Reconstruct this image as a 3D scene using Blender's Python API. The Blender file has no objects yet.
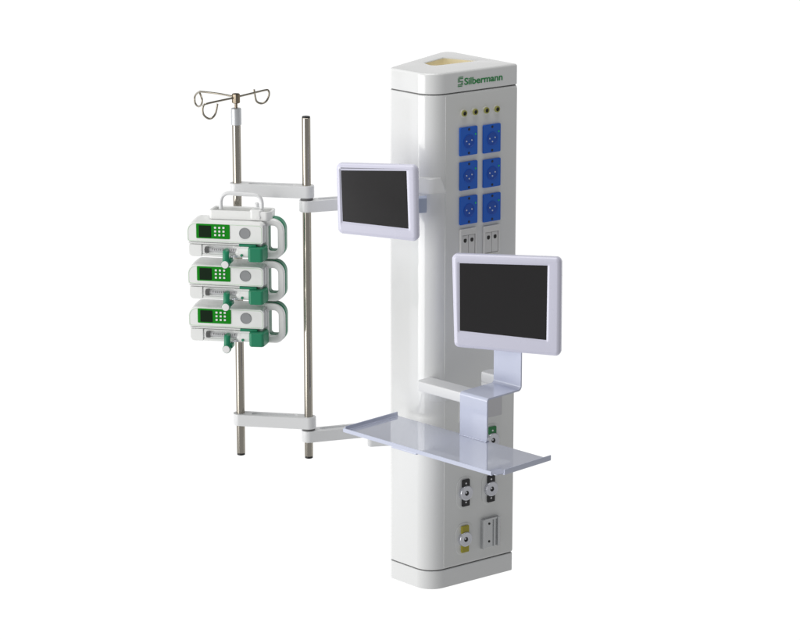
import bpy, bmesh, math
from mathutils import Vector, Matrix
PI = math.pi
S = bpy.context.scene
COL = S.collection

# ------------------------------------------------------------------ camera
F_PX, CX, CY = 2850.0, 400.0, 320.0
TH = math.atan(742 / 2850.0)
CAM = Vector((0, -10.29406, 3.75584))
DIR = Vector((0, math.cos(TH), -math.sin(TH)))
UPV = Vector((0, math.sin(TH), math.cos(TH)))
RT = Vector((1, 0, 0))
cd = bpy.data.cameras.new('camera')
cam = bpy.data.objects.new('camera', cd); COL.objects.link(cam)
cam.location = CAM
cam.rotation_euler = (PI / 2 - TH, 0, 0)
cd.sensor_width = 36.0
cd.lens = F_PX / 800.0 * 36.0
cd.clip_end = 200
S.camera = cam
S.render.resolution_x, S.render.resolution_y = 1024, 819


# real-world measurements: sight line (u, v) met with a known plane of the object
def sight(u, v):
    return RT * ((u - CX) / F_PX) - UPV * ((v - CY) / F_PX) + DIR


def on_plane(u, v, p, n):
    r = sight(u, v)
    return CAM + r * ((Vector(p) - CAM).dot(Vector(n)) / r.dot(Vector(n)))


def on_y(u, v, y): return on_plane(u, v, (0, y, 0), (0, 1, 0))
def on_z(u, v, z): return on_plane(u, v, (0, 0, z), (0, 0, 1))


# ------------------------------------------------------------------ materials
def mat(name, col, rough=0.4, metal=0.0, coat=0.0, ior=1.5, var=0.0, bump=0.0, scale=30.0, alpha=1.0, trans=0.0, emit=None, coatr=0.03):
    m = bpy.data.materials.new(name); m.use_nodes = True
    nt = m.node_tree; b = nt.nodes['Principled BSDF']
    b.inputs['Base Color'].default_value = (*col, 1)
    b.inputs['Roughness'].default_value = rough
    b.inputs['Metallic'].default_value = metal
    b.inputs['IOR'].default_value = ior
    b.inputs['Coat Weight'].default_value = coat
    b.inputs['Coat Roughness'].default_value = coatr
    b.inputs['Transmission Weight'].default_value = trans
    b.inputs['Alpha'].default_value = alpha
    if emit:
        b.inputs['Emission Color'].default_value = (*col, 1)
        b.inputs['Emission Strength'].default_value = emit
    tc = nt.nodes.new('ShaderNodeTexCoord')
    nz = nt.nodes.new('ShaderNodeTexNoise')
    nz.inputs['Scale'].default_value = scale; nz.inputs['Detail'].default_value = 4
    nt.links.new(tc.outputs['Object'], nz.inputs['Vector'])
    mr = nt.nodes.new('ShaderNodeMapRange')
    mr.inputs['To Min'].default_value = max(0.0, rough - var); mr.inputs['To Max'].default_value = rough + var
    nt.links.new(nz.outputs['Fac'], mr.inputs['Value'])
    nt.links.new(mr.outputs['Result'], b.inputs['Roughness'])
    if bump:
        bp = nt.nodes.new('ShaderNodeBump'); bp.inputs['Strength'].default_value = bump; bp.inputs['Distance'].default_value = 0.001
        n2 = nt.nodes.new('ShaderNodeTexNoise'); n2.inputs['Scale'].default_value = scale * 12; n2.inputs['Detail'].default_value = 3
        nt.links.new(tc.outputs['Object'], n2.inputs['Vector'])
        nt.links.new(n2.outputs['Fac'], bp.inputs['Height']); nt.links.new(bp.outputs['Normal'], b.inputs['Normal'])
    return m


def brushed(name, col, rough):
    m = mat(name, col, rough, metal=1.0)
    nt = m.node_tree; b = nt.nodes['Principled BSDF']
    b.inputs['Specular Tint'].default_value = (0.35, 0.32, 0.28, 1)
    return m


M = dict(
    enamel=mat('white_enamel', (0.835, 0.845, 0.845), 0.16, coat=0.7, coatr=0.07, var=0.03, bump=0.02, scale=9),
    panel=mat('panel_enamel', (0.80, 0.81, 0.80), 0.34, var=0.05, bump=0.03, scale=12),
    seam=mat('seam_rubber', (0.13, 0.13, 0.13), 0.6),
    arm=mat('arm_white_paint', (0.80, 0.81, 0.82), 0.3, coat=0.1, var=0.05, bump=0.02),
    armslot=mat('arm_slot_paint', (0.60, 0.60, 0.58), 0.45, var=0.05),
    tan=mat('cream_glow_wall', (0.93, 0.85, 0.62), 0.55, var=0.08, scale=20),  # warm cream wall, lightened in place of a glow inside the opening
    steel=brushed('brushed_steel', (0.38, 0.355, 0.31), 0.13),
    darksteel=brushed('dark_steel', (0.26, 0.22, 0.17), 0.25),
    hook=mat('hook_steel', (0.38, 0.35, 0.29), 0.25, metal=1.0, var=0.05),
    collar=mat('collar_aluminium', (0.60, 0.62, 0.64), 0.35, metal=0.5, var=0.05),
    black=mat('black_plastic', (0.012, 0.012, 0.012), 0.4),
    lilac=mat('lilac_plastic', (0.76, 0.76, 0.90), 0.28, coat=0.15, var=0.04, bump=0.03, scale=20),
    lilacmetal=mat('lilac_powder_coat', (0.62, 0.66, 0.81), 0.16, coat=0.6, var=0.03, bump=0.01, scale=18),
    traymetal=mat('lilac_gloss_sheet', (0.53, 0.56, 0.68), 0.05, coat=1.0, ior=1.9, var=0.015, scale=18),
    mount=mat('blue_grey_metal', (0.42, 0.48, 0.63), 0.35, metal=0.2, var=0.05),
    screen=mat('screen_glass', (0.012, 0.011, 0.012), 0.22, var=0.04, scale=4),
    blue=mat('blue_socket_plastic', (0.005, 0.125, 0.64), 0.5, var=0.05, bump=0.03),
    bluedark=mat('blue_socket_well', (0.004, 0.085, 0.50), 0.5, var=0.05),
    pin=mat('pin_contact', (0.55, 0.62, 0.78), 0.3),
    screw=mat('dark_screw', (0.01, 0.02, 0.06), 0.4),
    led=mat('green_indicator', (0.02, 0.55, 0.18), 0.3),
    brass=mat('yellow_green_ring', (0.42, 0.42, 0.12), 0.35, metal=0.3),
    cream=mat('cream_washer', (0.75, 0.74, 0.66), 0.4),
    net=mat('outlet_plate_plastic', (0.78, 0.78, 0.76), 0.4, var=0.05),
    ring=mat('outlet_ring_metal', (0.64, 0.65, 0.70), 0.22, metal=0.7, var=0.05),
    gasblack=mat('black_gas_key', (0.012, 0.012, 0.014), 0.4),
    gasyellow=mat('yellow_gas_key', (0.42, 0.37, 0.03), 0.45),
    gasgreen=mat('green_gas_key', (0.02, 0.20, 0.06), 0.45),
    dot=mat('white_dot', (0.85, 0.85, 0.85), 0.4),
    rail=mat('rail_aluminium', (0.58, 0.59, 0.60), 0.26, metal=0.75, var=0.05),
    ink=mat('green_lettering', (0.02, 0.27, 0.07), 0.5),
    pumpw=mat('pump_white_plastic', (0.90, 0.91, 0.90), 0.35, var=0.05, bump=0.04, scale=40),
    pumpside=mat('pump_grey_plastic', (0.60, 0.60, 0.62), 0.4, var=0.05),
    pumpline=mat('pale_green_trim', (0.50, 0.70, 0.48), 0.4),
    pgreen=mat('pump_green_plastic', (0.012, 0.24, 0.12), 0.38, var=0.05, bump=0.04, scale=40),
    keygreen=mat('display_green_panel', (0.002, 0.25, 0.005), 0.5, ior=1.25),
    lcd=mat('dark_display', (0.003, 0.017, 0.004), 0.4, ior=1.25),
    speaker=mat('grey_speaker_disc', (0.30, 0.31, 0.32), 0.6, bump=0.6, scale=60),
    barrel=mat('clear_barrel', (0.90, 0.91, 0.92), 0.12, alpha=0.10, ior=1.2),
    tick=mat('barrel_ticks', (0.10, 0.10, 0.11), 0.5),
)


# ------------------------------------------------------------------ mesh helpers
ORG = {}


def thing(name, label, cat, loc, rz=0.0, group=None):
    o = bpy.data.objects.new(name, None); COL.objects.link(o)
    o.empty_display_size = 0.05
    o.location = loc; o.rotation_euler = (0, 0, rz)
    o['label'] = label; o['category'] = cat; o['kind'] = 'thing'
    if group: o['group'] = group
    ORG[o.name] = Vector(loc)
    return o


def obj(name, bm, m, parent=None, world=True, loc=None, rot=None, angle=35):
    """link a bmesh as one mesh object; world=True: vertices are in world space, moved into the root's space"""
    if parent is not None and world:
        r = parent
        while r.parent: r = r.parent
        bmesh.ops.translate(bm, verts=bm.verts, vec=-ORG[r.name])
    bmesh.ops.recalc_face_normals(bm, faces=bm.faces)
    me = bpy.data.meshes.new(name); bm.to_mesh(me); bm.free()
    ms = m if isinstance(m, (list, tuple)) else [m]
    for x in ms: me.materials.append(x)
    for p in me.polygons: p.use_smooth = True
    me.set_sharp_from_angle(angle=math.radians(angle))
    o = bpy.data.objects.new(name, me); COL.objects.link(o)
    if parent is not None: o.parent = parent
    wn = o.modifiers.new('face_weighted_normals', 'WEIGHTED_NORMAL'); wn.keep_sharp = True; wn.weight = 80
    if loc is not None: o.location = loc
    if rot is not None: o.rotation_euler = rot
    return o


def copy_tree(o, parent=None):
    c = o.copy(); COL.objects.link(c); c.parent = parent
    for ch in list(o.children): copy_tree(ch, c)
    return c


def loft(bm, loops, cap0=True, cap1=True, mi=0, closed=False):
    vl = [[bm.verts.new(p) for p in l] for l in loops]
    n = len(vl[0])
    pairs = list(zip(vl, vl[1:])) + ([(vl[-1], vl[0])] if closed else [])
    for a, b in pairs:
        for i in range(n):
            f = bm.faces.new((a[i], a[(i + 1) % n], b[(i + 1) % n], b[i])); f.material_index = mi
    if not closed:
        if cap0: bm.faces.new(vl[0][::-1]).material_index = mi
        if cap1: bm.faces.new(vl[-1]).material_index = mi
    return vl


def rpoly(corners, radii, seg=8, inset=0.0):
    """rounded convex polygon (counter-clockwise), optionally inset"""
    c = [Vector(p).to_2d() if len(p) > 2 else Vector(p) for p in corners]
    n = len(c)
    if not isinstance(radii, (list, tuple)): radii = [radii] * n
    if inset:
        nc = []
        for i in range(n):
            p0, p1, p2 = c[i - 1], c[i], c[(i + 1) % n]
            d1 = (p1 - p0).normalized(); d2 = (p2 - p1).normalized()
            n1 = Vector((-d1.y, d1.x)); n2 = Vector((-d2.y, d2.x))
            k = inset / (1 + n1.dot(n2))
            nc.append(p1 + (n1 + n2) * k)
        c = nc
        radii = [max(r - inset, 0.0003) for r in radii]
    out = []
    for i in range(n):
        p0, p1, p2 = c[i - 1], c[i], c[(i + 1) % n]
        a = (p0 - p1).normalized(); b = (p2 - p1).normalized()
        half = a.angle(b) / 2
        r = radii[i]
        t = min(r / math.tan(half), 0.49 * min((p0 - p1).length, (p2 - p1).length))
        r = t * math.tan(half)
        ctr = p1 + (a + b).normalized() * (r / math.sin(half))
        s = p1 + a * t - ctr; e = p1 + b * t - ctr
        a0 = math.atan2(s.y, s.x); a1 = math.atan2(e.y, e.x)
        while a1 < a0: a1 += 2 * PI
        if a1 - a0 > PI: a1 -= 2 * PI
        for k in range(seg + 1):
            q = a0 + (a1 - a0) * k / seg
            out.append(ctr + Vector((math.cos(q), math.sin(q))) * r)
    return out


def at_z(l, z): return [Vector((p.x, p.y, z)) for p in l]


def prism_z(bm, corners, radii, z0, z1, bev=0.002, seg=6, mi=0):
    """vertical prism over a rounded plan with softened top and bottom edges"""
    f = lambda i, z: at_z(rpoly(corners, radii, seg, i), z)
    loft(bm, [f(bev, z0), f(bev * .3, z0 + bev * .3), f(0, z0 + bev), f(0, z1 - bev), f(bev * .3, z1 - bev * .3), f(bev, z1)], mi=mi)


def slab_xz(bm, corners, radii, y0, y1, bev=0.002, seg=6, mi=0, hole=None):
    """plate standing in the XZ plane: front face at y0, back at y1 (y0 < y1)"""
    f = lambda i, y: [Vector((p.x, y, p.y)) for p in rpoly(corners, radii, seg, i)]
    if hole is None:
        loft(bm, [f(bev, y0), f(bev * .3, y0 + bev * .3), f(0, y0 + bev), f(0, y1 - bev), f(bev * .3, y1 - bev * .3), f(bev, y1)], mi=mi)
    else:
        hc, hr = hole
        g = lambda i, y: [Vector((p.x, y, p.y)) for p in rpoly(hc, hr, seg, -i if i else 0)]
        loft(bm, [f(bev, y0), f(0, y0 + bev), f(0, y1 - bev), f(bev, y1), g(bev, y1), g(0, y1 - bev), g(0, y0 + bev), g(bev, y0)], mi=mi, closed=True)


def rect(x0, z0, x1, z1): return [(x0, z0), (x1, z0), (x1, z1), (x0, z1)]


def lathe(bm, prof, axis='y', ctr=(0, 0, 0), n=24, mi=0, cap0=True, cap1=True):
    """prof: (radius, position along axis)"""
    c = Vector(ctr)
    loops = []
    for r, h in prof:
        l = []
        for k in range(n):
            a = 2 * PI * k / n
            u, v = math.cos(a) * max(r, 1e-5), math.sin(a) * max(r, 1e-5)
            l.append(c + (Vector((u, h, v)) if axis == 'y' else Vector((u, v, h)) if axis == 'z' else Vector((h, u, v))))
        loops.append(l)
    loft(bm, loops, cap0, cap1, mi)


def smooth_path(pts, n=6):
    P = [Vector(p) for p in pts]
    out = []
    for i in range(len(P) - 1):
        p0 = P[max(i - 1, 0)]; p1 = P[i]; p2 = P[i + 1]; p3 = P[min(i + 2, len(P) - 1)]
        for k in range(n):
            t = k / n
            out.append(0.5 * ((2 * p1) + (p2 - p0) * t + (2 * p0 - 5 * p1 + 4 * p2 - p3) * t * t + (3 * p1 - p0 - 3 * p2 + p3) * t ** 3))
    out.append(P[-1])
    return out


def tube(bm, pts, r, n=12, mi=0):
    P = [Vector(p) for p in pts]
    loops = []
    t0 = (P[1] - P[0]).normalized()
    ref = Vector((0, 0, 1)) if abs(t0.z) < 0.9 else Vector((1, 0, 0))
    u = t0.cross(ref).normalized()
    for i, p in enumerate(P):
        t = (P[min(i + 1, len(P) - 1)] - P[max(i - 1, 0)]).normalized()
        u = (u - t * u.dot(t)).normalized(); w = t.cross(u)
        loops.append([p + (u * math.cos(2 * PI * k / n) + w * math.sin(2 * PI * k / n)) * r for k in range(n)])
    loft(bm, loops, mi=mi)


def rot_bm(bm, rz, loc):
    bmesh.ops.transform(bm, matrix=Matrix.Translation(loc) @ Matrix.Rotation(rz, 4, 'Z'), verts=bm.verts)


B = bmesh.new

# ================================================================== SUPPLY COLUMN
Fc, Rc, Bc, Lc = Vector((0.112, 0.0)), Vector((0.441, 0.250)), Vector((0.178, 0.565)), Vector((-0.043, 0.165))
PLAN = [Fc, Rc, Bc, Lc]
RAD = [0.078, 0.008, 0.04, 0.028]
e2 = (Rc - Fc).normalized()
nf2 = Vector((e2.y, -e2.x))
RZF = math.atan2(e2.y, e2.x)
NF = Vector((nf2.x, nf2.y, 0)); E3 = Vector((e2.x, e2.y, 0)); F3 = Vector((Fc.x, Fc.y, 0))
column = thing('supply_column', 'tall white enamel supply column with blue power sockets on its shaded right face', 'supply column', (0.17, 0.25, 0))
CO = ORG[column.name]


def face_pt(u, v, out=0.002): return on_plane(u, v, F3 + NF * out, NF)


ZB0, ZB1, ZC0, ZC1 = 0.0735, 0.0775, 1.9185, 1.9225   # plinth top, body bottom, body top, cap bottom
lp = lambda i, z: at_z(rpoly(PLAN, RAD, 12, i), z)


def edge_block(z0, z1, bt, bb, lp=lp):
    l = [lp(bb, z0), lp(bb * .3, z0 + bb * .3), lp(0, z0 + bb)]
    l += [lp(0, z1 - bt), lp(bt * .08, z1 - bt * .62), lp(bt * .3, z1 - bt * .3), lp(bt * .62, z1 - bt * .08), lp(bt, z1)]
    return l


bm = B(); loft(bm, edge_block(ZB1, ZC0, 0.005, 0.004)); obj('column_body', bm, M['enamel'], column)
bm = B(); loft(bm, edge_block(0.0, ZB0, 0.003, 0.004)); obj('plinth', bm, M['enamel'], column)
bm = B(); loft(bm, [lp(0.005, 0.05), lp(0.005, 1.94)]); obj('seam_core', bm, M['seam'], column)

# cap with a triangular cable opening


def dense(l, seg=12, k=14):
    out = []
    for i, p in enumerate(l):
        out.append(p)
        if i % (seg + 1) == seg:
            q = l[(i + 1) % len(l)]
            out += [p + (q - p) * (j / k) for j in range(1, k)]
    return out


def lpd(i, z): return at_z(dense(rpoly(PLAN, RAD, 12, i)), z)


HOLE = [Vector(p) for p in ((0.122, 0.203), (0.297, 0.324), (0.166, 0.398), (0.089, 0.270))]
HR = [0.02, 0.004, 0.012, 0.008]


def hole_loop(z, ins=0.0):
    hp = rpoly(HOLE, HR, 12, ins); c = sum(hp, Vector((0, 0))) / len(hp)
    out = []
    for q in dense(rpoly(PLAN, RAD, 12, 0.008)):
        d = (q - c).normalized(); best = None
        for i in range(len(hp)):
            a, b = hp[i], hp[(i + 1) % len(hp)]
            s = b - a; den = d.x * s.y - d.y * s.x
            if abs(den) < 1e-12: continue
            t = ((a.x - c.x) * s.y - (a.y - c.y) * s.x) / den
            k = ((a.x - c.x) * d.y - (a.y - c.y) * d.x) / den
            if t > 0 and -1e-6 <= k <= 1 + 1e-6: best = t if best is None else max(best, t)
        out.append(Vector((c.x + d.x * best, c.y + d.y * best, z)))
    return out


bm = B()
loft(bm, edge_block(ZC1, 2.0, 0.009, 0.003, lpd) + [hole_loop(2.0, -0.004), hole_loop(1.9985, -0.001), hole_loop(1.996)], cap1=False)
cap = obj('cap', bm, M['enamel'], column)
bm = B(); loft(bm, [hole_loop(1.9962, -0.0002), hole_loop(1.955, 0.001)], cap0=False); obj('cable_opening', bm, M['tan'], cap)

# lettering and emblem on the cap
pa, pb = face_pt(464.3, 84.6, 0), face_pt(502.4, 80.2, 0)
s_a = (pa - F3).dot(E3); s_b = (pb - F3).dot(E3); z_t = (pa.z + pb.z) / 2
fc = bpy.data.curves.new('lettering', 'FONT'); fc.body = 'Silbermann'; fc.size = 0.04; fc.extrude = 0.0006; fc.offset = 0.0007; fc.space_character = 0.98
fo = bpy.data.objects.new('lettering_curve', fc); COL.objects.link(fo)
dg = bpy.context.evaluated_depsgraph_get(); dg.update()
tme = bpy.data.meshes.new_from_object(fo.evaluated_get(dg))
bpy.data.objects.remove(fo)
xs = [v.co.x for v in tme.vertices]; w = max(xs) - min(xs); k = (s_b - s_a) / w; x0 = min(xs)
kz = 0.0355 / 0.04
for v in tme.vertices:
    x, y, z = v.co
    v.co = ((x - x0) * k, -z, y * kz)
tme.materials.clear(); tme.materials.append(M['ink']); tme.name = 'lettering'
to = bpy.data.objects.new('lettering', tme); COL.objects.link(to); to.parent = cap
to.location = F3 + E3 * s_a + NF * 0.0006 + Vector((0, 0, z_t)) - CO; to.rotation_euler = (0, 0, RZF)
# emblem: an S of stacked strips
bm = B()
pe = face_pt(460.4, 81.8, 0)
strips = []
for r_, (xa, xb) in enumerate([(-.0085, .0125), (-.0125, .0125), (-.0125, -.002), (-.0125, .0125), (.002, .0125), (-.0125, .0125), (-.0125, .0085)]):
    zr = (3 - r_) * 0.0056
    strips.append((xa, zr - .0014, xb, zr + .0014))
for (a, b, c, d) in strips:
    slab_xz(bm, rect(a, b, c, d), 0.0006, -0.0012, 0.0, 0.0001, 2)
obj('emblem', bm, M['ink'], cap, world=False, loc=pe - CO + NF * 0.0002, rot=(0, 0, RZF))

# front panel on the right face
s0 = (face_pt(445, 300) - F3).dot(E3); s1 = (face_pt(515.0, 300) - F3).dot(E3)
bm = B(); slab_xz(bm, rect(s0, ZB1 + 0.006, s1, ZC0 - 0.006), 0.004, -0.002, 0.003, 0.0012, 3)
obj('front_panel', bm, M['panel'], column, world=False, loc=F3 - CO, rot=(0, 0, RZF))


def on_face(name, bm, m, u, v, parent=column, out=0.002):
    o = obj(name, bm, m, parent, world=False, loc=face_pt(u, v, out) - CO, rot=(0, 0, RZF))
    return o


# power sockets
bm = B(); slab_xz(bm, rect(-0.0415, -0.0535, 0.0415, 0.0535), 0.004, -0.008, 0.0, 0.002, 3)
sock = on_face('power_socket', bm, M['blue'], 467.7, 140.9)
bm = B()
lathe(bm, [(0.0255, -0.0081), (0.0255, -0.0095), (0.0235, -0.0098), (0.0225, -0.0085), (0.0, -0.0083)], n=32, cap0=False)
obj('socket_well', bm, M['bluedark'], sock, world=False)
for (x, z) in ((-0.0125, 0.001), (0.0125, 0.003), (0.0, -0.011)):
    bm = B(); lathe(bm, [(0.0029, -0.008), (0.0029, -0.0102), (0.0022, -0.0108), (0, -0.0108)], ctr=(x, 0, z), n=14, cap0=False)
    obj('pin_contact', bm, M['pin'], sock, world=False)
for z in (0.0445, -0.0445):
    bm = B(); lathe(bm, [(0.005, -0.0078), (0.005, -0.0088), (0.004, -0.0092), (0, -0.009)], ctr=(0, 0, z), n=14, cap0=False)
    obj('screw', bm, M['screw'], sock, world=False)
bm = B(); lathe(bm, [(0.0036, -0.0078), (0.0034, -0.0092), (0.002, -0.0098), (0, -0.0099)], ctr=(0.031, 0, 0.024), n=14, cap0=False)
obj('indicator_light', bm, M['led'], sock, world=False)
for c in range(2):
    for r in range(3):
        if c == 0 and r == 0: continue
        o = copy_tree(sock, column)
        o.location = face_pt((467.7, 490.9)[c], (140.9, 138.2)[c] + 34.45 * r) - CO

# terminals
bm = B(); lathe(bm, [(0.0145, 0.0), (0.0145, -0.003), (0.0125, -0.0045), (0.0115, -0.0045)], n=28)
term = on_face('grounding_terminal', bm, M['cream'], 463.3, 113.2)
bm = B(); lathe(bm, [(0.0118, -0.004), (0.0118, -0.0095), (0.0105, -0.0105), (0.0078, -0.0105), (0.0072, -0.0048), (0, -0.0047)], n=28, cap0=False)
obj('contact_ring', bm, M['brass'], term, world=False)
bm = B(); lathe(bm, [(0.0078, -0.0049), (0.0076, -0.0085), (0.003, -0.0072), (0, -0.007)], n=20, cap0=False)
obj('contact_hole', bm, M['black'], term, world=False)
for (u, v) in ((474.3, 111.7), (485.5, 110.2), (496.1, 108.9)):
    o = copy_tree(term, column); o.location = face_pt(u, v) - CO

# network outlets
bm = B()
slab_xz(bm, rect(-0.039, -0.06, 0.039, 0.06), 0.004, -0.010, 0.0, 0.002, 3, hole=(rect(-0.030, -0.046, 0.034, 0.036), 0.002))
net = on_face('network_outlet', bm, M['net'], 467.2, 243.8)
bm = B()
for a in (-0.0285, 0.0025): slab_xz(bm, rect(a, -0.044, a + 0.029, 0.034), 0.002, -0.006, -0.001, 0.0012, 2)
obj('jack_insert', bm, M['net'], net, world=False)
for x in (-0.0145, 0.0175):
    bm = B(); slab_xz(bm, rect(x - .0072, .007, x + .0072, .0225), [.0071, .0071, .0045, .0045], -0.0066, -0.005, .0002, 6)
    obj('jack_opening', bm, M['black'], net, world=False)
o = copy_tree(net, column); o.location = face_pt(490.4, 240.6) - CO

# gas outlets


def gas_outlet(u, v, keymat, label):
    bm = B()
    slab_xz(bm, rect(-0.041, -0.064, 0.041, 0.064), 0.036, -0.0030, 0.0, 0.0015, 10)
    g = on_face('gas_outlet', bm, M['panel'], u, v)
    g['label'] = label
    for s in (1, -1):
        bm = B(); slab_xz(bm, rect(-0.0175, s * 0.038 - 0.0155, 0.0175, s * 0.038 + 0.0155), 0.003, -0.011, -0.003, 0.0015, 3)
        kb = obj('gas_key', bm, M[keymat], g, world=False)
        if keymat != 'gasyellow':
            bm = B(); lathe(bm, [(0.0036, -0.0108), (0.0036, -0.0118), (0, -0.0119)], ctr=(-0.002, 0, s * 0.038 + 0.001), n=14, cap0=False)
            obj('key_dot', bm, M['dot'], g, world=False)
    bm = B()
    lathe(bm, [(0.030, -0.0028), (0.030, -0.0125), (0.0285, -0.0150), (0.0265, -0.0158), (0.0235, -0.0152), (0.0105, -0.0150), (0.0095, -0.0142), (0.0090, -0.008), (0, -0.0078)], n=36, cap0=False)
    obj('coupling_ring', bm, M['ring'], g, world=False)
    bm = B(); lathe(bm, [(0.0089, -0.0079), (0.0089, -0.0125), (0.006, -0.0118), (0, -0.0116)], n=20, cap0=False)
    obj('coupling_hole', bm, M['black'], g, world=False)
    bm = B(); lathe(bm, [(0.0040, -0.0115), (0.0036, -0.0145), (0, -0.0148)], ctr=(-0.0035, 0, 0.003), n=14, cap0=False)
    obj('coupling_pin', bm, M['ring'], g, world=False)
    return g


gas_outlet(464.7, 492.3, 'gasblack', 'gas outlet with black keys')
gas_outlet(489.9, 488.0, 'gasblack', 'gas outlet with black keys')
gas_outlet(463.9, 538.4, 'gasyellow', 'gas outlet with yellow keys')
gas_outlet(491.2, 439.5, 'gasgreen', 'gas outlet with green keys')

# flat plate above the green outlet, a darker grey than the panel
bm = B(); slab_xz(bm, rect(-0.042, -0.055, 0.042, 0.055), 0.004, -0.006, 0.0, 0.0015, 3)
on_face('flat_plate', bm, M['pumpside'], 492.5, 402.5)
bm = B(); slab_xz(bm, rect(-0.042, -0.055, 0.042, 0.055), 0.004, -0.006, 0.0, 0.0015, 3)
on_face('flat_plate', bm, M['panel'], 467.0, 407.0)

# equipment rail: a C channel with two screws
bm = B()
slab_xz(bm, rect(-0.042, -0.060, 0.042, 0.060), 0.002, -0.007, 0.0, 0.0008, 2)
for (a, b, h) in ((-0.042, -0.030, -0.017), (0.016, 0.024, -0.012), (0.031, 0.042, -0.017)):
    slab_xz(bm, rect(a, -0.0595, b, 0.0595), 0.002, h, -0.0069, 0.0008, 2)
slab_xz(bm, rect(-0.0295, 0.053, 0.0305, 0.0597), 0.001, -0.014, -0.0068, 0.0008, 2)
rail = on_face('equipment_rail', bm, M['rail'], 488.9, 531.8)
for z in (0.036, -0.036):
    bm = B(); lathe(bm, [(0.005, -0.0068), (0.005, -0.0082), (0, -0.0084)], ctr=(-0.004, 0, z), n=14, cap0=False)
    obj('screw', bm, M['black'], rail, world=False)

# lug round the front corner that carries the upper monitor
zt, zb = on_y(432, 180.3, -0.02).z, on_y(432, 196.2, -0.04).z
bm = B()


def lug(dd, z, g=0.0):
    a = Fc + e2 * (0.050 + g) + nf2 * dd; d_l = (Lc - Fc).normalized(); nl = Vector((-d_l.y, d_l.x))
    if nl.dot(Bc - Fc) > 0: nl = -nl
    b = Fc + e2 * 0.045 - nf2 * 0.05
    c = Fc + d_l * 0.055 - nl * 0.04
    d = Fc + d_l * (0.060 + g) + nl * dd
    f = Fc + (nf2 + nl) * (dd * 0.55)
    return at_z(rpoly([a, b, c, d, f], [0.008, 0.02, 0.01, 0.008, 0.03], 6), z)


loft(bm, [lug(0.004, zt - 0.0), lug(0.008, zt - 0.004), lug(0.028, zb + 0.010, 0.006), lug(0.031, zb + 0.003, 0.007), lug(0.030, zb, 0.006)])
obj('mounting_lug', bm, M['arm'], column)
# small block on the left corner that carries the pole arms
for (zz0, zz1) in ((on_y(375, 447, 0.17).z, on_y(375, 433, 0.17).z), (1.42, 1.50)):
    bm = B(); prism_z(bm, [(-0.126, 0.165), (-0.03, 0.185), (-0.02, 0.25), (-0.122, 0.232)], [0.016, 0.01, 0.01, 0.016], zz0, zz1, 0.003)
    obj('arm_block', bm, M['arm'], column)

# ================================================================== POLE FRAME
p2 = Vector((on_y(307.6, 300, 0.115).x, 0.115)); p1 = Vector((on_y(238.9, 300, 0.162).x, 0.162))
att = Vector((-0.095, 0.200))
frame = thing('infusion_pole_frame', 'two upright brushed steel poles held by white flat arms, one topped by wire drip hooks', 'pole frame', (p2.x, p2.y, 0.5))
PR = 0.0158


def pole(p, z0, z1):
    bm = B(); lathe(bm, [(PR - .001, z0 + 0.008), (PR, z0 + 0.009), (PR, z1 - 0.006), (PR - .001, z1 - 0.005)], 'z', (p.x, p.y, 0), 40)
    o = obj('pole', bm, M['steel'], frame)
    for a, b in ((z0, z0 + 0.0082), (z1 - 0.0052, z1)):
        bm = B(); lathe(bm, [(PR - .003, a), (PR - .0005, a + .001), (PR - .0005, b - .001), (PR - .003, b)], 'z', (p.x, p.y, 0), 40)
        obj('end_plug', bm, M['black'], o)


pole(p2, on_y(309, 458.6, 0.105).z, on_y(306.4, 116.2, 0.115).z)
z_p1 = on_y(236.8, 122.0, 0.15).z
pole(p1, on_y(240.8, 455.4, 0.152).z, z_p1)


def stadium(a, b, r, z, n=14):
    d = (b - a).normalized(); s = Vector((-d.y, d.x)); out = []
    for k in range(n + 1):
        q = PI / 2 - PI * k / n
        out.append(b + d * (math.cos(q) * r) + s * (math.sin(q) * r))
    for k in range(n + 1):
        q = -PI / 2 - PI * k / n
        out.append(a + d * (math.cos(q) * r) + s * (math.sin(q) * r))
    return [Vector((p.x, p.y, z)) for p in out][::-1]


def flat_arm(a, b, z0, z1, r=0.0285, parent=None, slot=(0.06, 0.06)):
    d = (b - a).normalized()
    sa, sb = a + d * slot[0], b - d * slot[1]
    bm = B(); e = 0.003
    loft(bm, [stadium(a, b, r - e, z0), stadium(a, b, r - e * .3, z0 + e * .3), stadium(a, b, r, z0 + e), stadium(a, b, r, z1 - e), stadium(a, b, r - e * .3, z1 - e * .3), stadium(a, b, r - e, z1),
              stadium(sa, sb, 0.017, z1), stadium(sa, sb, 0.016, z1 - 0.001), stadium(sa, sb, 0.016, z1 - 0.006)])
    return obj('flat_arm', bm, M['arm'], parent)


AZ = [(1.519, 1.5650), (1.4655, 1.5095), (0.6215, 0.6675), (0.5690, 0.6135)]
flat_arm(p1, p2, *AZ[0], parent=frame); flat_arm(p2, att, *AZ[1], parent=frame)
flat_arm(p1, p2, *AZ[2], parent=frame); flat_arm(p2, att, *AZ[3], parent=frame)
for z0, z1 in ((AZ[1][1], AZ[0][0]), (AZ[3][1], AZ[2][0])):
    bm = B(); lathe(bm, [(0.0235, z0 - .001), (0.0235, z1 + .001)], 'z', (p2.x, p2.y, 0), 36); obj('pivot_washer', bm, M['seam'], frame)

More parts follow.
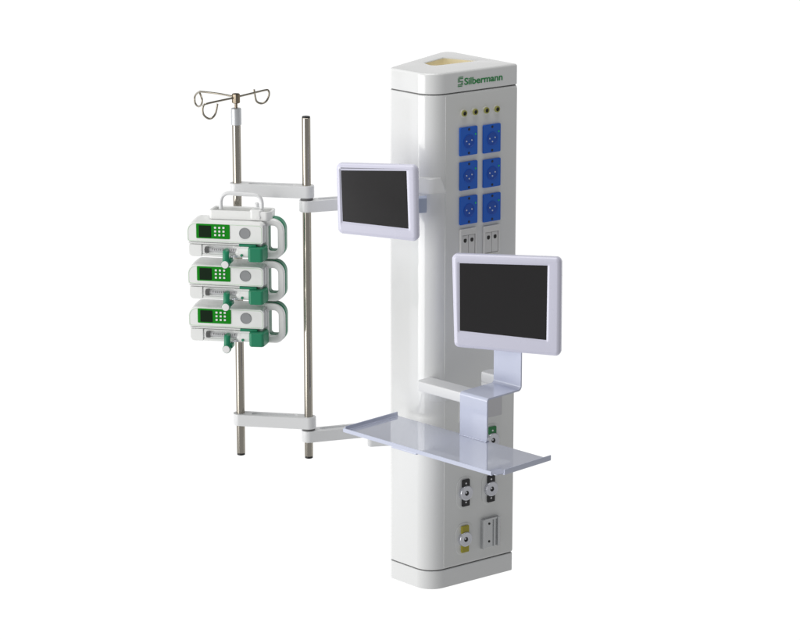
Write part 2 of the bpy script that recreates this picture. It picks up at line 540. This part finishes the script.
# hook crown
yq = p1.y - PR
zc0, zc1 = on_y(236.5, 122.6, yq).z, on_y(236.3, 109.0, yq).z
zn, zh0, zh1 = on_y(236, 103.6, p1.y).z, on_y(236, 103.8, p1.y - .015).z, on_y(236, 94.4, p1.y - .015).z
hx, hy = p1.x, p1.y
bm = B(); lathe(bm, [(0.0165, zc0 - .012), (0.0195, zc0 - .010), (0.0195, zc1 - .004), (0.0175, zc1), (0.0, zc1 + .001)], 'z', (hx, hy, 0), 36); obj('crown_collar', bm, M['collar'], frame)
bm = B(); lathe(bm, [(0.0055, zc1 - .002), (0.0055, zh0 + .004)], 'z', (hx, hy, 0), 20); obj('crown_stem', bm, M['darksteel'], frame)
bm = B(); lathe(bm, [(0.013, zh0), (0.0150, zh0 + .002), (0.0150, zh1 - .003), (0.013, zh1), (0.0, zh1)], 'z', (hx, hy, 0), 8); hub = obj('hook_hub', bm, M['darksteel'], frame)


def hook(arm_px, arm_az, loop_px, loop_az):
    """straight arm leaving the hub at one azimuth, then an open loop hanging at its tip"""
    a = math.radians(arm_az); n = Vector((-math.sin(a), math.cos(a), 0))
    c = Vector((hx, hy, 0))
    A = [on_plane(180 + x / 8, 80 + y / 8, c, n) for x, y in arm_px]
    b = math.radians(loop_az); n2 = Vector((-math.sin(b), math.cos(b), 0))
    L = [on_plane(180 + x / 8, 80 + y / 8, A[-1], n2) for x, y in loop_px]
    bm = B(); tube(bm, smooth_path(A + L, 6), 0.0038, 12)
    obj('wire_hook', bm, M['hook'], frame)


hook([(448, 138), (320, 112), (180, 95)], 139, [(150, 97), (122, 125), (117, 165), (130, 200), (150, 212), (170, 198), (177, 165), (168, 128), (157, 102)], 115)
hook([(448, 140), (330, 164), (215, 190)], 222, [(190, 203), (181, 240), (192, 282), (228, 309), (262, 300), (286, 262), (300, 190)], 200)
hook([(448, 138), (580, 106), (685, 81)], 42, [(708, 88), (713, 118), (692, 168), (652, 188), (614, 172), (600, 125), (592, 76)], 20)

# ================================================================== SYRINGE PUMPS
RZP = math.radians(-10.2)
KX, KZ = 0.000568, 0.00057


def X(zx): return (zx - 335) * KX
def Z(zx, zy): return (525 - zy + 0.035 * (zx - 335)) * KZ


W0 = on_y(225.2, 258.6, 0.02)
PITCH = 0.1625
pump = thing('syringe_pump', 'top white and green syringe pump of the stack, right under the grey carrier tray', 'syringe pump', W0, RZP, 'syringe pumps stacked on the steel pole')


def part(name, bm, m, parent, angle=35): return obj(name, bm, m, parent, world=False, angle=angle)


# upper housing: rounded front outline, top falls gently forward
bm = B()
RO = [0.010, 0.008, 0.016, 0.034]


def hl(i, y, dz=0.0, sx=0.0):
    return [Vector((p.x + sx, y, p.y + dz * (p.y - 0.059) / 0.075)) for p in rpoly(rect(-0.146, 0.059, 0.1445, 0.134), RO, 8, i)]


loft(bm, [hl(0.0035, 0.0), hl(0.001, 0.001), hl(0, 0.0035), hl(0, 0.02, 0.003), hl(0, 0.06, 0.006), hl(0, 0.105, 0.005), hl(0.002, 0.109, 0.005), hl(0.006, 0.111, 0.004)])
body = part('pump_housing', bm, M['pumpw'], pump)
# pale green trim line round the front face
bm = B()
slab_xz(bm, rect(-0.1412, 0.0632, 0.1400, 0.1295), [0.008, 0.006, 0.013, 0.029], -0.0006, 0.0012, 0.0003, 8,
        hole=(rect(-0.1398, 0.0646, 0.1386, 0.1281), [0.007, 0.005, 0.012, 0.028]))
part('trim_line', bm, M['pumpline'], body)
# right end cheek
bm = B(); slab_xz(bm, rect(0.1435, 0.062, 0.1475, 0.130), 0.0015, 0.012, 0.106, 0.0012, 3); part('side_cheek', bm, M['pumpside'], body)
# display panel, screen, keys
bm = B(); slab_xz(bm, rect(X(143), Z(143, 388), X(368), Z(143, 291)), 0.0035, -0.0022, 0.002, 0.001, 4)
disp = part('display_panel', bm, M['keygreen'], pump)
bm = B(); slab_xz(bm, rect(X(161), Z(161, 381), X(244), Z(161, 302)), 0.0015, -0.0030, 0.0, 0.0005, 3); part('display_screen', bm, M['lcd'], disp)
for i in range(3):
    for j in range(3):
        cx, cz = X(272 + 28 * i), Z(272 + 28 * i, 318 + 24.5 * j + i * 0.6)
        bm = B(); slab_xz(bm, rect(cx - .0039, cz - .0037, cx + .0039, cz + .0037), 0.0014, -0.0042, -0.001, 0.0006, 3)
        part('key', bm, M['dot'], disp)
# round grey speaker
bm = B(); lathe(bm, [(0.0212, 0.002), (0.0212, -0.0018), (0.0195, -0.0026), (0.0185, -0.0016), (0, -0.0014)], ctr=(X(468), 0, Z(468, 356)), n=40, cap0=False)
part('speaker_disc', bm, M['speaker'], pump)
# lower body
bm = B()
lo = lambda i, y: [Vector((p.x, y, p.y)) for p in rpoly(rect(-0.138, 0.002, 0.135, 0.0595), [0.018, 0.006, 0.003, 0.003], 8, i)]
loft(bm, [lo(0.003, 0.018), lo(0, 0.021), lo(0, 0.104), lo(0.004, 0.108)])
lower = part('lower_housing', bm, M['pumpw'], pump)
# left front block and the ledge under the display housing
bm = B(); slab_xz(bm, rect(-0.1405, 0.003, -0.090, 0.0495), [0.016, 0.004, 0.003, 0.006], 0.003, 0.03, 0.003, 6)
slab_xz(bm, rect(-0.141, 0.0515, 0.075, 0.0565), 0.002, 0.004, 0.03, 0.0012, 3)
slab_xz(bm, rect(-0.0895, 0.0035, 0.060, 0.0135), 0.003, 0.006, 0.03, 0.002, 4)
part('syringe_cradle', bm, M['pumpw'], lower)
bm = B(); slab_xz(bm, rect(-0.0875, 0.014, 0.06, 0.048), 0.002, 0.0065, 0.0215, 0.0006, 2); part('cradle_bed', bm, M['pumpw'], lower)
# the syringe
zs, ys = 0.0315, -0.003
bm = B(); lathe(bm, [(0.006, -0.092), (0.0135, -0.086), (0.0142, -0.084), (0.0142, 0.055), (0.012, 0.056)], 'x', (0, ys, zs), 28)
syr = part('syringe_barrel', bm, M['barrel'], pump)
bm = B(); lathe(bm, [(0.005, -0.0775), (0.0118, -0.075), (0.0125, -0.0735), (0.0125, -0.0625), (0.0115, -0.061)], 'x', (0, ys, zs), 24); part('plunger_seal', bm, M['black'], syr)
bm = B(); lathe(bm, [(0.0055, -0.0608), (0.0055, 0.09)], 'x', (0, ys, zs), 16)
for z in (-1, 1): slab_xz(bm, rect(-0.0608, zs + z * .0075 - .001, 0.09, zs + z * .0075 + .001), .0004, ys - .0012, ys + .0012, .0003, 2)
part('plunger_rod', bm, M['pumpside'], syr)
bm = B()
for k in range(11):
    x = -0.045 + k * 0.008
    slab_xz(bm, rect(x, zs + .002, x + .0011, zs + (.0075 if k % 5 else .0105)), .0002, ys - .0147, ys - .0098, .0001, 1)
part('barrel_marks', bm, M['tick'], syr)
# white driver carriage with a green spot, and the green driver head
bm = B()
lathe(bm, [(0.0, 0.040), (0.011, 0.041), (0.0165, 0.046), (0.0180, 0.053), (0.0180, 0.088), (0.0165, 0.092)], 'x', (0, 0.004, 0.026), 28)
slab_xz(bm, rect(0.030, 0.034, 0.092, 0.0475), 0.004, 0.0, 0.03, 0.002, 4)
car = part('driver_carriage', bm, M['pumpw'], pump)
bm = B(); lathe(bm, [(0.0052, -0.008), (0.0052, -0.0158), (0.004, -0.0168), (0, -0.017)], ctr=(0.066, 0, 0.018), n=20, cap0=False); part('carriage_button', bm, M['pgreen'], car)
bm = B()
prism_z(bm, [(0.098, -0.030), (0.148, -0.026), (0.154, 0.050), (0.092, 0.050), (0.090, -0.012)], [0.008, 0.012, 0.01, 0.004, 0.008], -0.004, 0.0485, 0.005, 6)
slab_xz(bm, rect(0.052, 0.0475, 0.118, 0.0575), 0.003, 0.002, 0.04, 0.0015, 4)
part('driver_head', bm, M['pgreen'], pump)
# green clamp lever with a white round end
bm = B()
lvl = [((0.0075, -0.008, 0.037), 0.0112), ((0.007, -0.014, 0.030), 0.0125), ((0.0075, -0.020, 0.016), 0.0120), ((0.009, -0.026, 0.000), 0.0130), ((0.010, -0.030, -0.011), 0.0135)]
pts = [Vector(p) for p, _ in lvl]; loops = []
for (p, r) in [((0.0082, -0.004, 0.0405), 0.0045)] + lvl + [((0.010, -0.031, -0.0175), 0.009)]:
    loops.append([Vector(p) + Vector((math.cos(2 * PI * k / 18) * r, math.sin(2 * PI * k / 18) * r * 0.8, 0)) for k in range(18)])
loft(bm, loops)
slab_xz(bm, rect(0.006, -0.014, 0.029, 0.006), 0.006, -0.026, 0.012, 0.003, 5)
lathe(bm, [(0.0135, -0.022), (0.0155, -0.024), (0.0155, -0.0425), (0.0145, -0.0440), (0, -0.0440)], ctr=(0.0095, 0, -0.0130), n=28)
lev = part('clamp_lever', bm, M['pgreen'], pump)
bm = B()
lathe(bm, [(0.0138, -0.0438), (0.0138, -0.0452), (0.0128, -0.0462), (0, -0.0464)], ctr=(0.0095, 0, -0.0130), n=28)
part('lever_knob', bm, M['dot'], lev)
# tubing bit by the lever
bm = B(); tube(bm, smooth_path([(0.022, -0.012, 0.006), (0.030, -0.018, 0.012), (0.040, -0.016, 0.014), (0.046, -0.008, 0.010)]), 0.0035, 10); part('tube_clip', bm, M['ring'], car)
# carrying handle: white loop with a green back half
HO, HI = rect(0.096, -0.006, 0.2125, 0.1455), rect(0.151, 0.022, 0.189, 0.1205)
HRO, HRI = [0.02, 0.040, 0.046, 0.02], [0.010, 0.016, 0.020, 0.010]
bm = B(); slab_xz(bm, HO, HRO, 0.050, 0.070, 0.004, 10, hole=(HI, HRI)); hand = part('carry_handle', bm, M['pumpw'], pump)
HO2, HI2 = rect(0.094, -0.0055, 0.2140, 0.1475), rect(0.1520, 0.0230, 0.188, 0.120)
bm = B(); slab_xz(bm, HO2, HRO, 0.0702, 0.106, 0.003, 10, hole=(HI2, HRI)); part('handle_back', bm, M['pgreen'], hand)
# clamp that holds the pump on its pole
pl = Matrix.Rotation(-RZP, 4, 'Z') @ (Vector((p1.x, p1.y, W0.z)) - W0)
bm = B(); lathe(bm, [(PR + .001, -0.014), (PR + .004, -0.014), (0.034, 0.006), (0.034, 0.05), (PR + .001, 0.05)], 'z', (pl.x, pl.y, 0), 32); part('pole_clamp', bm, M['pumpw'], pump)
for n, lab in ((1, 'middle one of the three white and green syringe pumps, with pumps above and below'), (2, 'lowest of the three white and green syringe pumps, bare steel pole below it')):
    c = copy_tree(pump); c.location = W0 - Vector((0, 0, PITCH * n)); c['label'] = lab

# ================================================================== CARRIER TRAY ON TOP OF THE PUMPS
rk = thing('carrier_tray', 'light grey open carrier tray with a white tube handle above the top syringe pump', 'carrier tray', W0 + Vector((0, 0, 0.139)), RZP)
bm = B()
TO = [(-0.070, 0.038), (0.150, 0.038), (0.166, 0.055), (0.166, 0.120), (-0.064, 0.120)]
TR = [0.012, 0.012, 0.014, 0.012, 0.012]
tl = lambda i, z: at_z(rpoly(TO, TR, 6, i), z)
loft(bm, [tl(0.004, 0.0), tl(0.001, 0.002), tl(0, 0.006), tl(-0.002, 0.030), tl(-0.001, 0.034), tl(0.002, 0.0355), tl(0.006, 0.0345), tl(0.008, 0.032), tl(0.009, 0.010)])
tb = obj('tray_body', bm, M['pumpw'], rk, world=False)
bm = B(); loft(bm, [tl(0.0095, 0.0102), tl(0.0095, 0.0115)]); obj('tray_mat', bm, M['armslot'], rk, world=False)
bm = B(); prism_z(bm, [(0.085, 0.034), (0.132, 0.034), (0.136, 0.085), (0.088, 0.085)], 0.012, 0.004, 0.041, 0.006, 6); obj('latch_block', bm, M['pumpw'], rk, world=False)
bm = B(); slab_xz(bm, rect(0.110, 0.010, 0.127, 0.018), 0.003, 0.0325, 0.036, 0.0008, 4); obj('latch_tab', bm, M['dot'], rk, world=False)
zo = 0.139
hp = [(X(303), Z(303, 200)), (X(302), Z(302, 150)), (X(312), Z(312, 116)), (X(338), Z(338, 96)), (X(375), Z(375, 92)), (X(450), Z(450, 97)), (X(530), Z(530, 103)), (X(562), Z(562, 117)), (X(577), Z(577, 150)), (X(577), Z(577, 195))]
bm = B(); tube(bm, smooth_path([(x - 0.009, 0.058, z - 0.0105 - zo) for x, z in hp], 5), 0.0072, 14); obj('tube_handle', bm, M['arm'], rk, world=False)
bm = B(); lathe(bm, [(0.0085, -0.003), (0.0085, 0.010), (0.006, 0.013), (0, 0.0135)], 'z', (X(545) - 0.01, 0.062, Z(545, 178) - 0.012 - zo), 18); obj('latch_knob', bm, M['arm'], rk, world=False)

# ================================================================== MONITORS


def monitor(label, az, P, outer, scr, fr_right, thick, loc):
    """outer / scr: outlines measured on the front plane through P turned by az"""
    a = math.radians(az); n = Vector((-math.sin(a), -math.cos(a), 0)); ex = Vector((math.cos(a), -math.sin(a), 0))
    P = Vector(P)
    t = thing('flat_monitor', label, 'monitor', loc)

    def pl(px):
        q = on_plane(px[0], px[1], P, n) - P
        return Vector((q.dot(ex), q.z))
    O = [pl(p) for p in outer]; Q = [pl(p) for p in scr]

    def w3(l, depth): return [P + ex * p.x + Vector((0, 0, p.y)) - n * depth for p in l]
    o = lambda i, d: w3(rpoly(O, 0.021, 8, i), d)
    s = lambda i, d: w3(rpoly(Q, 0.0012, 8, i), d)
    bm = B()
    T = thick
    loft(bm, [o(0.030, T + .012), o(0.022, T + .011), o(0.012, T), o(0.003, T - .004), o(0.0, T - .009), o(0.0, 0.013), o(0.0015, 0.008), o(0.006, 0.003), o(0.0125, 0.0005), o(0.0155, 0.0),
              s(-0.0085, 0.0), s(-0.0065, 0.0012), s(0.0, 0.0042), s(0.0, 0.0065)])
    obj('housing', bm, M['lilac'], t)
    bm = B(); loft(bm, [s(0.0, 0.0050), s(0.0, 0.0060)]); obj('screen', bm, M['screen'], t)
    return t, P, n, ex


m1, P1, n1, ex1 = monitor('smaller lilac framed monitor at the upper left, dark screen, beside the steel poles', 18,
    (0.05, -0.125, 1.55), [(337.2, 233.8), (417.6, 242.3), (416.4, 165.6), (335.2, 163.4)], [(342.4, 221.6), (408.2, 229), (406.2, 171.2), (340.6, 170.6)], 0, 0.034, (0.05, -0.10, 1.5))
# blue grey plate behind it that reaches the column
bm = B()
za, zb_ = on_y(424, 213, -0.07).z, on_y(424, 197, -0.07).z - 0.018
prism_z(bm, [(0.045, -0.085), (0.098, -0.066), (0.100, -0.012), (0.045, -0.04)], 0.004, za, zb_ + 0.012, 0.002)
obj('mount_plate', bm, M['mount'], m1)
m2, P2, n2, ex2 = monitor('larger lilac framed monitor with dark screen, in front of the column above the tray', 14.7,
    (0.40, -0.200, 1.2), [(453.6, 347.6), (560.2, 357.2), (561.0, 258.0), (451.2, 254.2)], [(459.6, 331), (546.2, 340.4), (547.4, 265.8), (459.4, 263.4)], 0, 0.036, (0.40, -0.15, 1.1))

# ================================================================== SWING ARM, BRACKET AND INSTRUMENT TRAY (45 degree frame)
q = math.sqrt(0.5)
XD, YD = Vector((q, -q, 0)), Vector((q, q, 0))


def T45(x, y, z=0.0): return XD * x + YD * y + Vector((0, 0, z))
def t2(x, y): return (T45(x, y).x, T45(x, y).y)


ZA = 0.8475
arm = thing('swing_arm', 'short white swing arm reaching from the column corner to the lilac bracket', 'swing arm', T45(0.06, 0.06, 0.78))
bm = B(); prism_z(bm, [t2(0.055, 0.027), t2(0.330, 0.027), t2(0.330, 0.105), t2(0.055, 0.105)], [0.02, 0.01, 0.01, 0.02], ZA - 0.040, ZA, 0.006); obj('arm_bar', bm, M['arm'], arm)
# raised hub at the end of the arm, behind the bracket
bm = B(); prism_z(bm, [t2(0.292, 0.095), t2(0.330, 0.095), t2(0.330, 0.215), t2(0.292, 0.215)], 0.004, ZA - 0.014, ZA - 0.0015, 0.002); obj('arm_link', bm, M['arm'], arm)
bm = B()
prism_z(bm, [t2(0.212, 0.211), t2(0.326, 0.211), t2(0.326, 0.272), t2(0.212, 0.272)], [0.014, 0.006, 0.006, 0.02], ZA - 0.012, ZA + 0.031, 0.008, 8)
prism_z(bm, [t2(0.214, 0.213), t2(0.250, 0.213), t2(0.250, 0.262), t2(0.214, 0.262)], 0.008, ZA - 0.05, ZA - 0.01, 0.002, 4); obj('arm_hub', bm, M['arm'], arm)
# collar round the column corner below the arm
bm = B()
u1, u2 = e2, (Lc - Fc).normalized()
hf = u1.angle(u2) / 2
ac = Fc + (u1 + u2).normalized() * (RAD[0] / math.sin(hf)) + u1 * 0.007
lathe(bm, [(RAD[0] - .002, ZA - 0.100), (RAD[0] + .003, ZA - 0.098), (RAD[0] + .005, ZA - 0.094), (RAD[0] + .005, ZA - 0.0405)], 'z', (ac.x, ac.y, 0), 72)
obj('arm_collar', bm, M['arm'], arm)

ZT = 0.6865
tray = thing('instrument_tray', 'glossy lilac metal shelf tray with raised edges below the larger monitor', 'tray', T45(0.35, -0.1, ZT))
TX0, TX1, TY0, TY1 = -0.040, 0.722, -0.238, 0.036
TH_ = 0.003
bm = B()
prism_z(bm, [t2(TX0, TY0), t2(TX1, TY0), t2(TX1, TY1), t2(TX0, TY1)], [0.004, 0.012, 0.004, 0.004], ZT - 0.004, ZT, 0.0008, 4)
obj('tray_sheet', bm, M['traymetal'], tray)


def lip(pa_, pb_, outward, h, name):
    """edge of the sheet rolled up along one side"""
    prof = [(0.0, -0.0045), (0.004, -0.0060), (0.0085, -0.0050), (0.0095, 0.000), (0.0095, h - .001), (0.0085, h), (0.0065, h), (0.0055, h - .001), (0.005, 0.003), (0.003, 0.0004), (0.0, 0.0004)]
    bm = B()
    loft(bm, [[Vector(pp) + Vector(outward) * u + Vector((0, 0, ZT + v)) for u, v in prof] for pp in (pa_, pb_)])
    obj(name, bm, M['lilacmetal'], tray)


lip(T45(TX0 - .003, TY0), T45(TX0 - .003, TY1), -XD * 1.0, 0.0150, 'side_lip')
lip(T45(TX1 + .001, TY0 + 0.030), T45(TX1 + .001, TY1), XD * 1.0, 0.0150, 'side_lip')
lip(T45(TX0 - 0.011, TY0 - .001), T45(TX1 - 0.018, TY0 - .001), -YD * 1.0, 0.0100, 'front_lip')
bm = B(); prism_z(bm, [t2(0.20, TY0 - 0.009), t2(0.33, TY0 - 0.009), t2(0.33, TY0 + 0.03), t2(0.20, TY0 + 0.03)], 0.004, ZT - 0.0110, ZT - 0.0045, 0.0015, 3); obj('tray_runner', bm, M['lilacmetal'], tray)

# z-bent bracket: one folded sheet
BX0, BX1, YL, YU, ZM = 0.291, 0.428, 0.022, 0.203, 0.8525
prof = []


def fold(c, r, a0, a1, n=8): return [(c[0] + math.cos(math.radians(a0 + (a1 - a0) * k / n)) * r, c[1] + math.sin(math.radians(a0 + (a1 - a0) * k / n)) * r) for k in range(n + 1)]


tk = 0.006
outer_ = [(YL, ZT - 0.002)] + fold((YL + 0.012, ZM - 0.012), 0.012, 180, 90) + fold((YU - 0.012, ZM + 0.012), 0.012, -90, 0) + [(YU, 1.06)]
inner_ = [(YU + tk, 1.06)] + fold((YU - 0.012, ZM + 0.012), 0.012 + tk, 0, -90) + fold((YL + 0.012, ZM - 0.012), 0.012 - tk, 90, 180) + [(YL + tk, ZT - 0.002)]
prof = outer_ + inner_
bm = B()
loft(bm, [[T45(x, y, z) for y, z in prof] for x in (BX0, BX0 + 0.0008, BX1 - 0.0008, BX1)])
obj('folded_bracket', bm, M['lilacmetal'], tray, angle=50)
# fold where the bracket meets the sheet
bm = B(); prism_z(bm, [t2(BX0, YL - 0.004), t2(BX1, YL - 0.004), t2(BX1, YL + 0.0135), t2(BX0, YL + 0.0135)], 0.002, ZT - 0.0002, ZT + 0.004, 0.0015, 3); obj('weld_seam', bm, M['lilacmetal'], tray)
# block that joins the bracket and the monitor
bm = B()
cm = P2 + ex2 * 0.0 - n2 * 0.036
bq = T45((BX0 + BX1) / 2, YU, 0)
prism_z(bm, [(bq.x - 0.035, bq.y - 0.06), (bq.x + 0.03, bq.y - 0.075), (bq.x + 0.035, bq.y + 0.0), (bq.x - 0.02, bq.y + 0.03)], 0.006, 1.02, 1.06, 0.003)
obj('swivel_block', bm, M['mount'], m2)

# ================================================================== LIGHT
w = bpy.data.worlds.new('World'); S.world = w; w.use_nodes = True
nt = w.node_tree; bg = nt.nodes['Background']
tc = nt.nodes.new('ShaderNodeTexCoord'); sx = nt.nodes.new('ShaderNodeSeparateXYZ')
nt.links.new(tc.outputs['Generated'], sx.inputs['Vector'])


def node_math(op, a, b):
    n = nt.nodes.new('ShaderNodeMath'); n.operation = op
    for k, v in enumerate((a, b)):
        if isinstance(v, (int, float)): n.inputs[k].default_value = v
        else: nt.links.new(v, n.inputs[k])
    return n.outputs[0]


def ramp(val, f0, f1, t0, t1):
    n = nt.nodes.new('ShaderNodeMapRange'); n.interpolation_type = 'SMOOTHSTEP'
    for k, v in (('From Min', f0), ('From Max', f1), ('To Min', t0), ('To Max', t1)): n.inputs[k].default_value = v
    nt.links.new(val, n.inputs['Value'])
    return n.outputs['Result']


# shaped world light: white behind and below, dimmed in front, right and overhead
FRONT, LOW_FILL, UP = 0.30, 0.56, 0.40  # added glow from below in front, standing in for an unseen floor
t = node_math('ADD', node_math('MULTIPLY', sx.outputs['X'], -0.3), node_math('MULTIPLY', sx.outputs['Y'], 0.95))
fr = ramp(sx.outputs['Z'], -0.5, 0.1, LOW_FILL, FRONT)
k_ = ramp(t, 0.0, 0.55, 0.0, 1.0)
mixv = node_math('ADD', node_math('MULTIPLY', k_, 1.06), node_math('MULTIPLY', node_math('SUBTRACT', 1.0, k_), fr))
v = node_math('MULTIPLY', mixv, ramp(sx.outputs['Z'], 0.0, 0.30, 1.0, UP))
cb = nt.nodes.new('ShaderNodeCombineColor')
for ch in ('Red', 'Green', 'Blue'): nt.links.new(v, cb.inputs[ch])
nt.links.new(cb.outputs['Color'], bg.inputs['Color'])
bg.inputs['Strength'].default_value = 1.0


def area(name, loc, aim, size, power, col=(1, 1, 1)):
    l = bpy.data.lights.new(name, 'AREA'); l.shape = 'RECTANGLE'; l.size, l.size_y = size; l.energy = power; l.color = col
    o = bpy.data.objects.new(name, l); COL.objects.link(o); o.location = loc
    o.rotation_euler = (Vector(aim) - Vector(loc)).to_track_quat('-Z', 'Y').to_euler()
    return o


area('softbox', (-5.6, -2.7, 1.4), (0.0, 0.1, 1.0), (5.0, 5.0), 290, (1.0, 0.99, 0.98))
area('added_top_fill', (-0.4, -0.6, 6.0), (0.0, 0.1, 1.0), (3.2, 3.2), 120, (1.0, 0.99, 0.98))  # added fill for the top faces and softer shadows, no lamp known there

S.view_settings.view_transform = 'Standard'
S.view_settings.look = 'None'
S.view_settings.exposure = 0.0
S.view_settings.gamma = 1.0
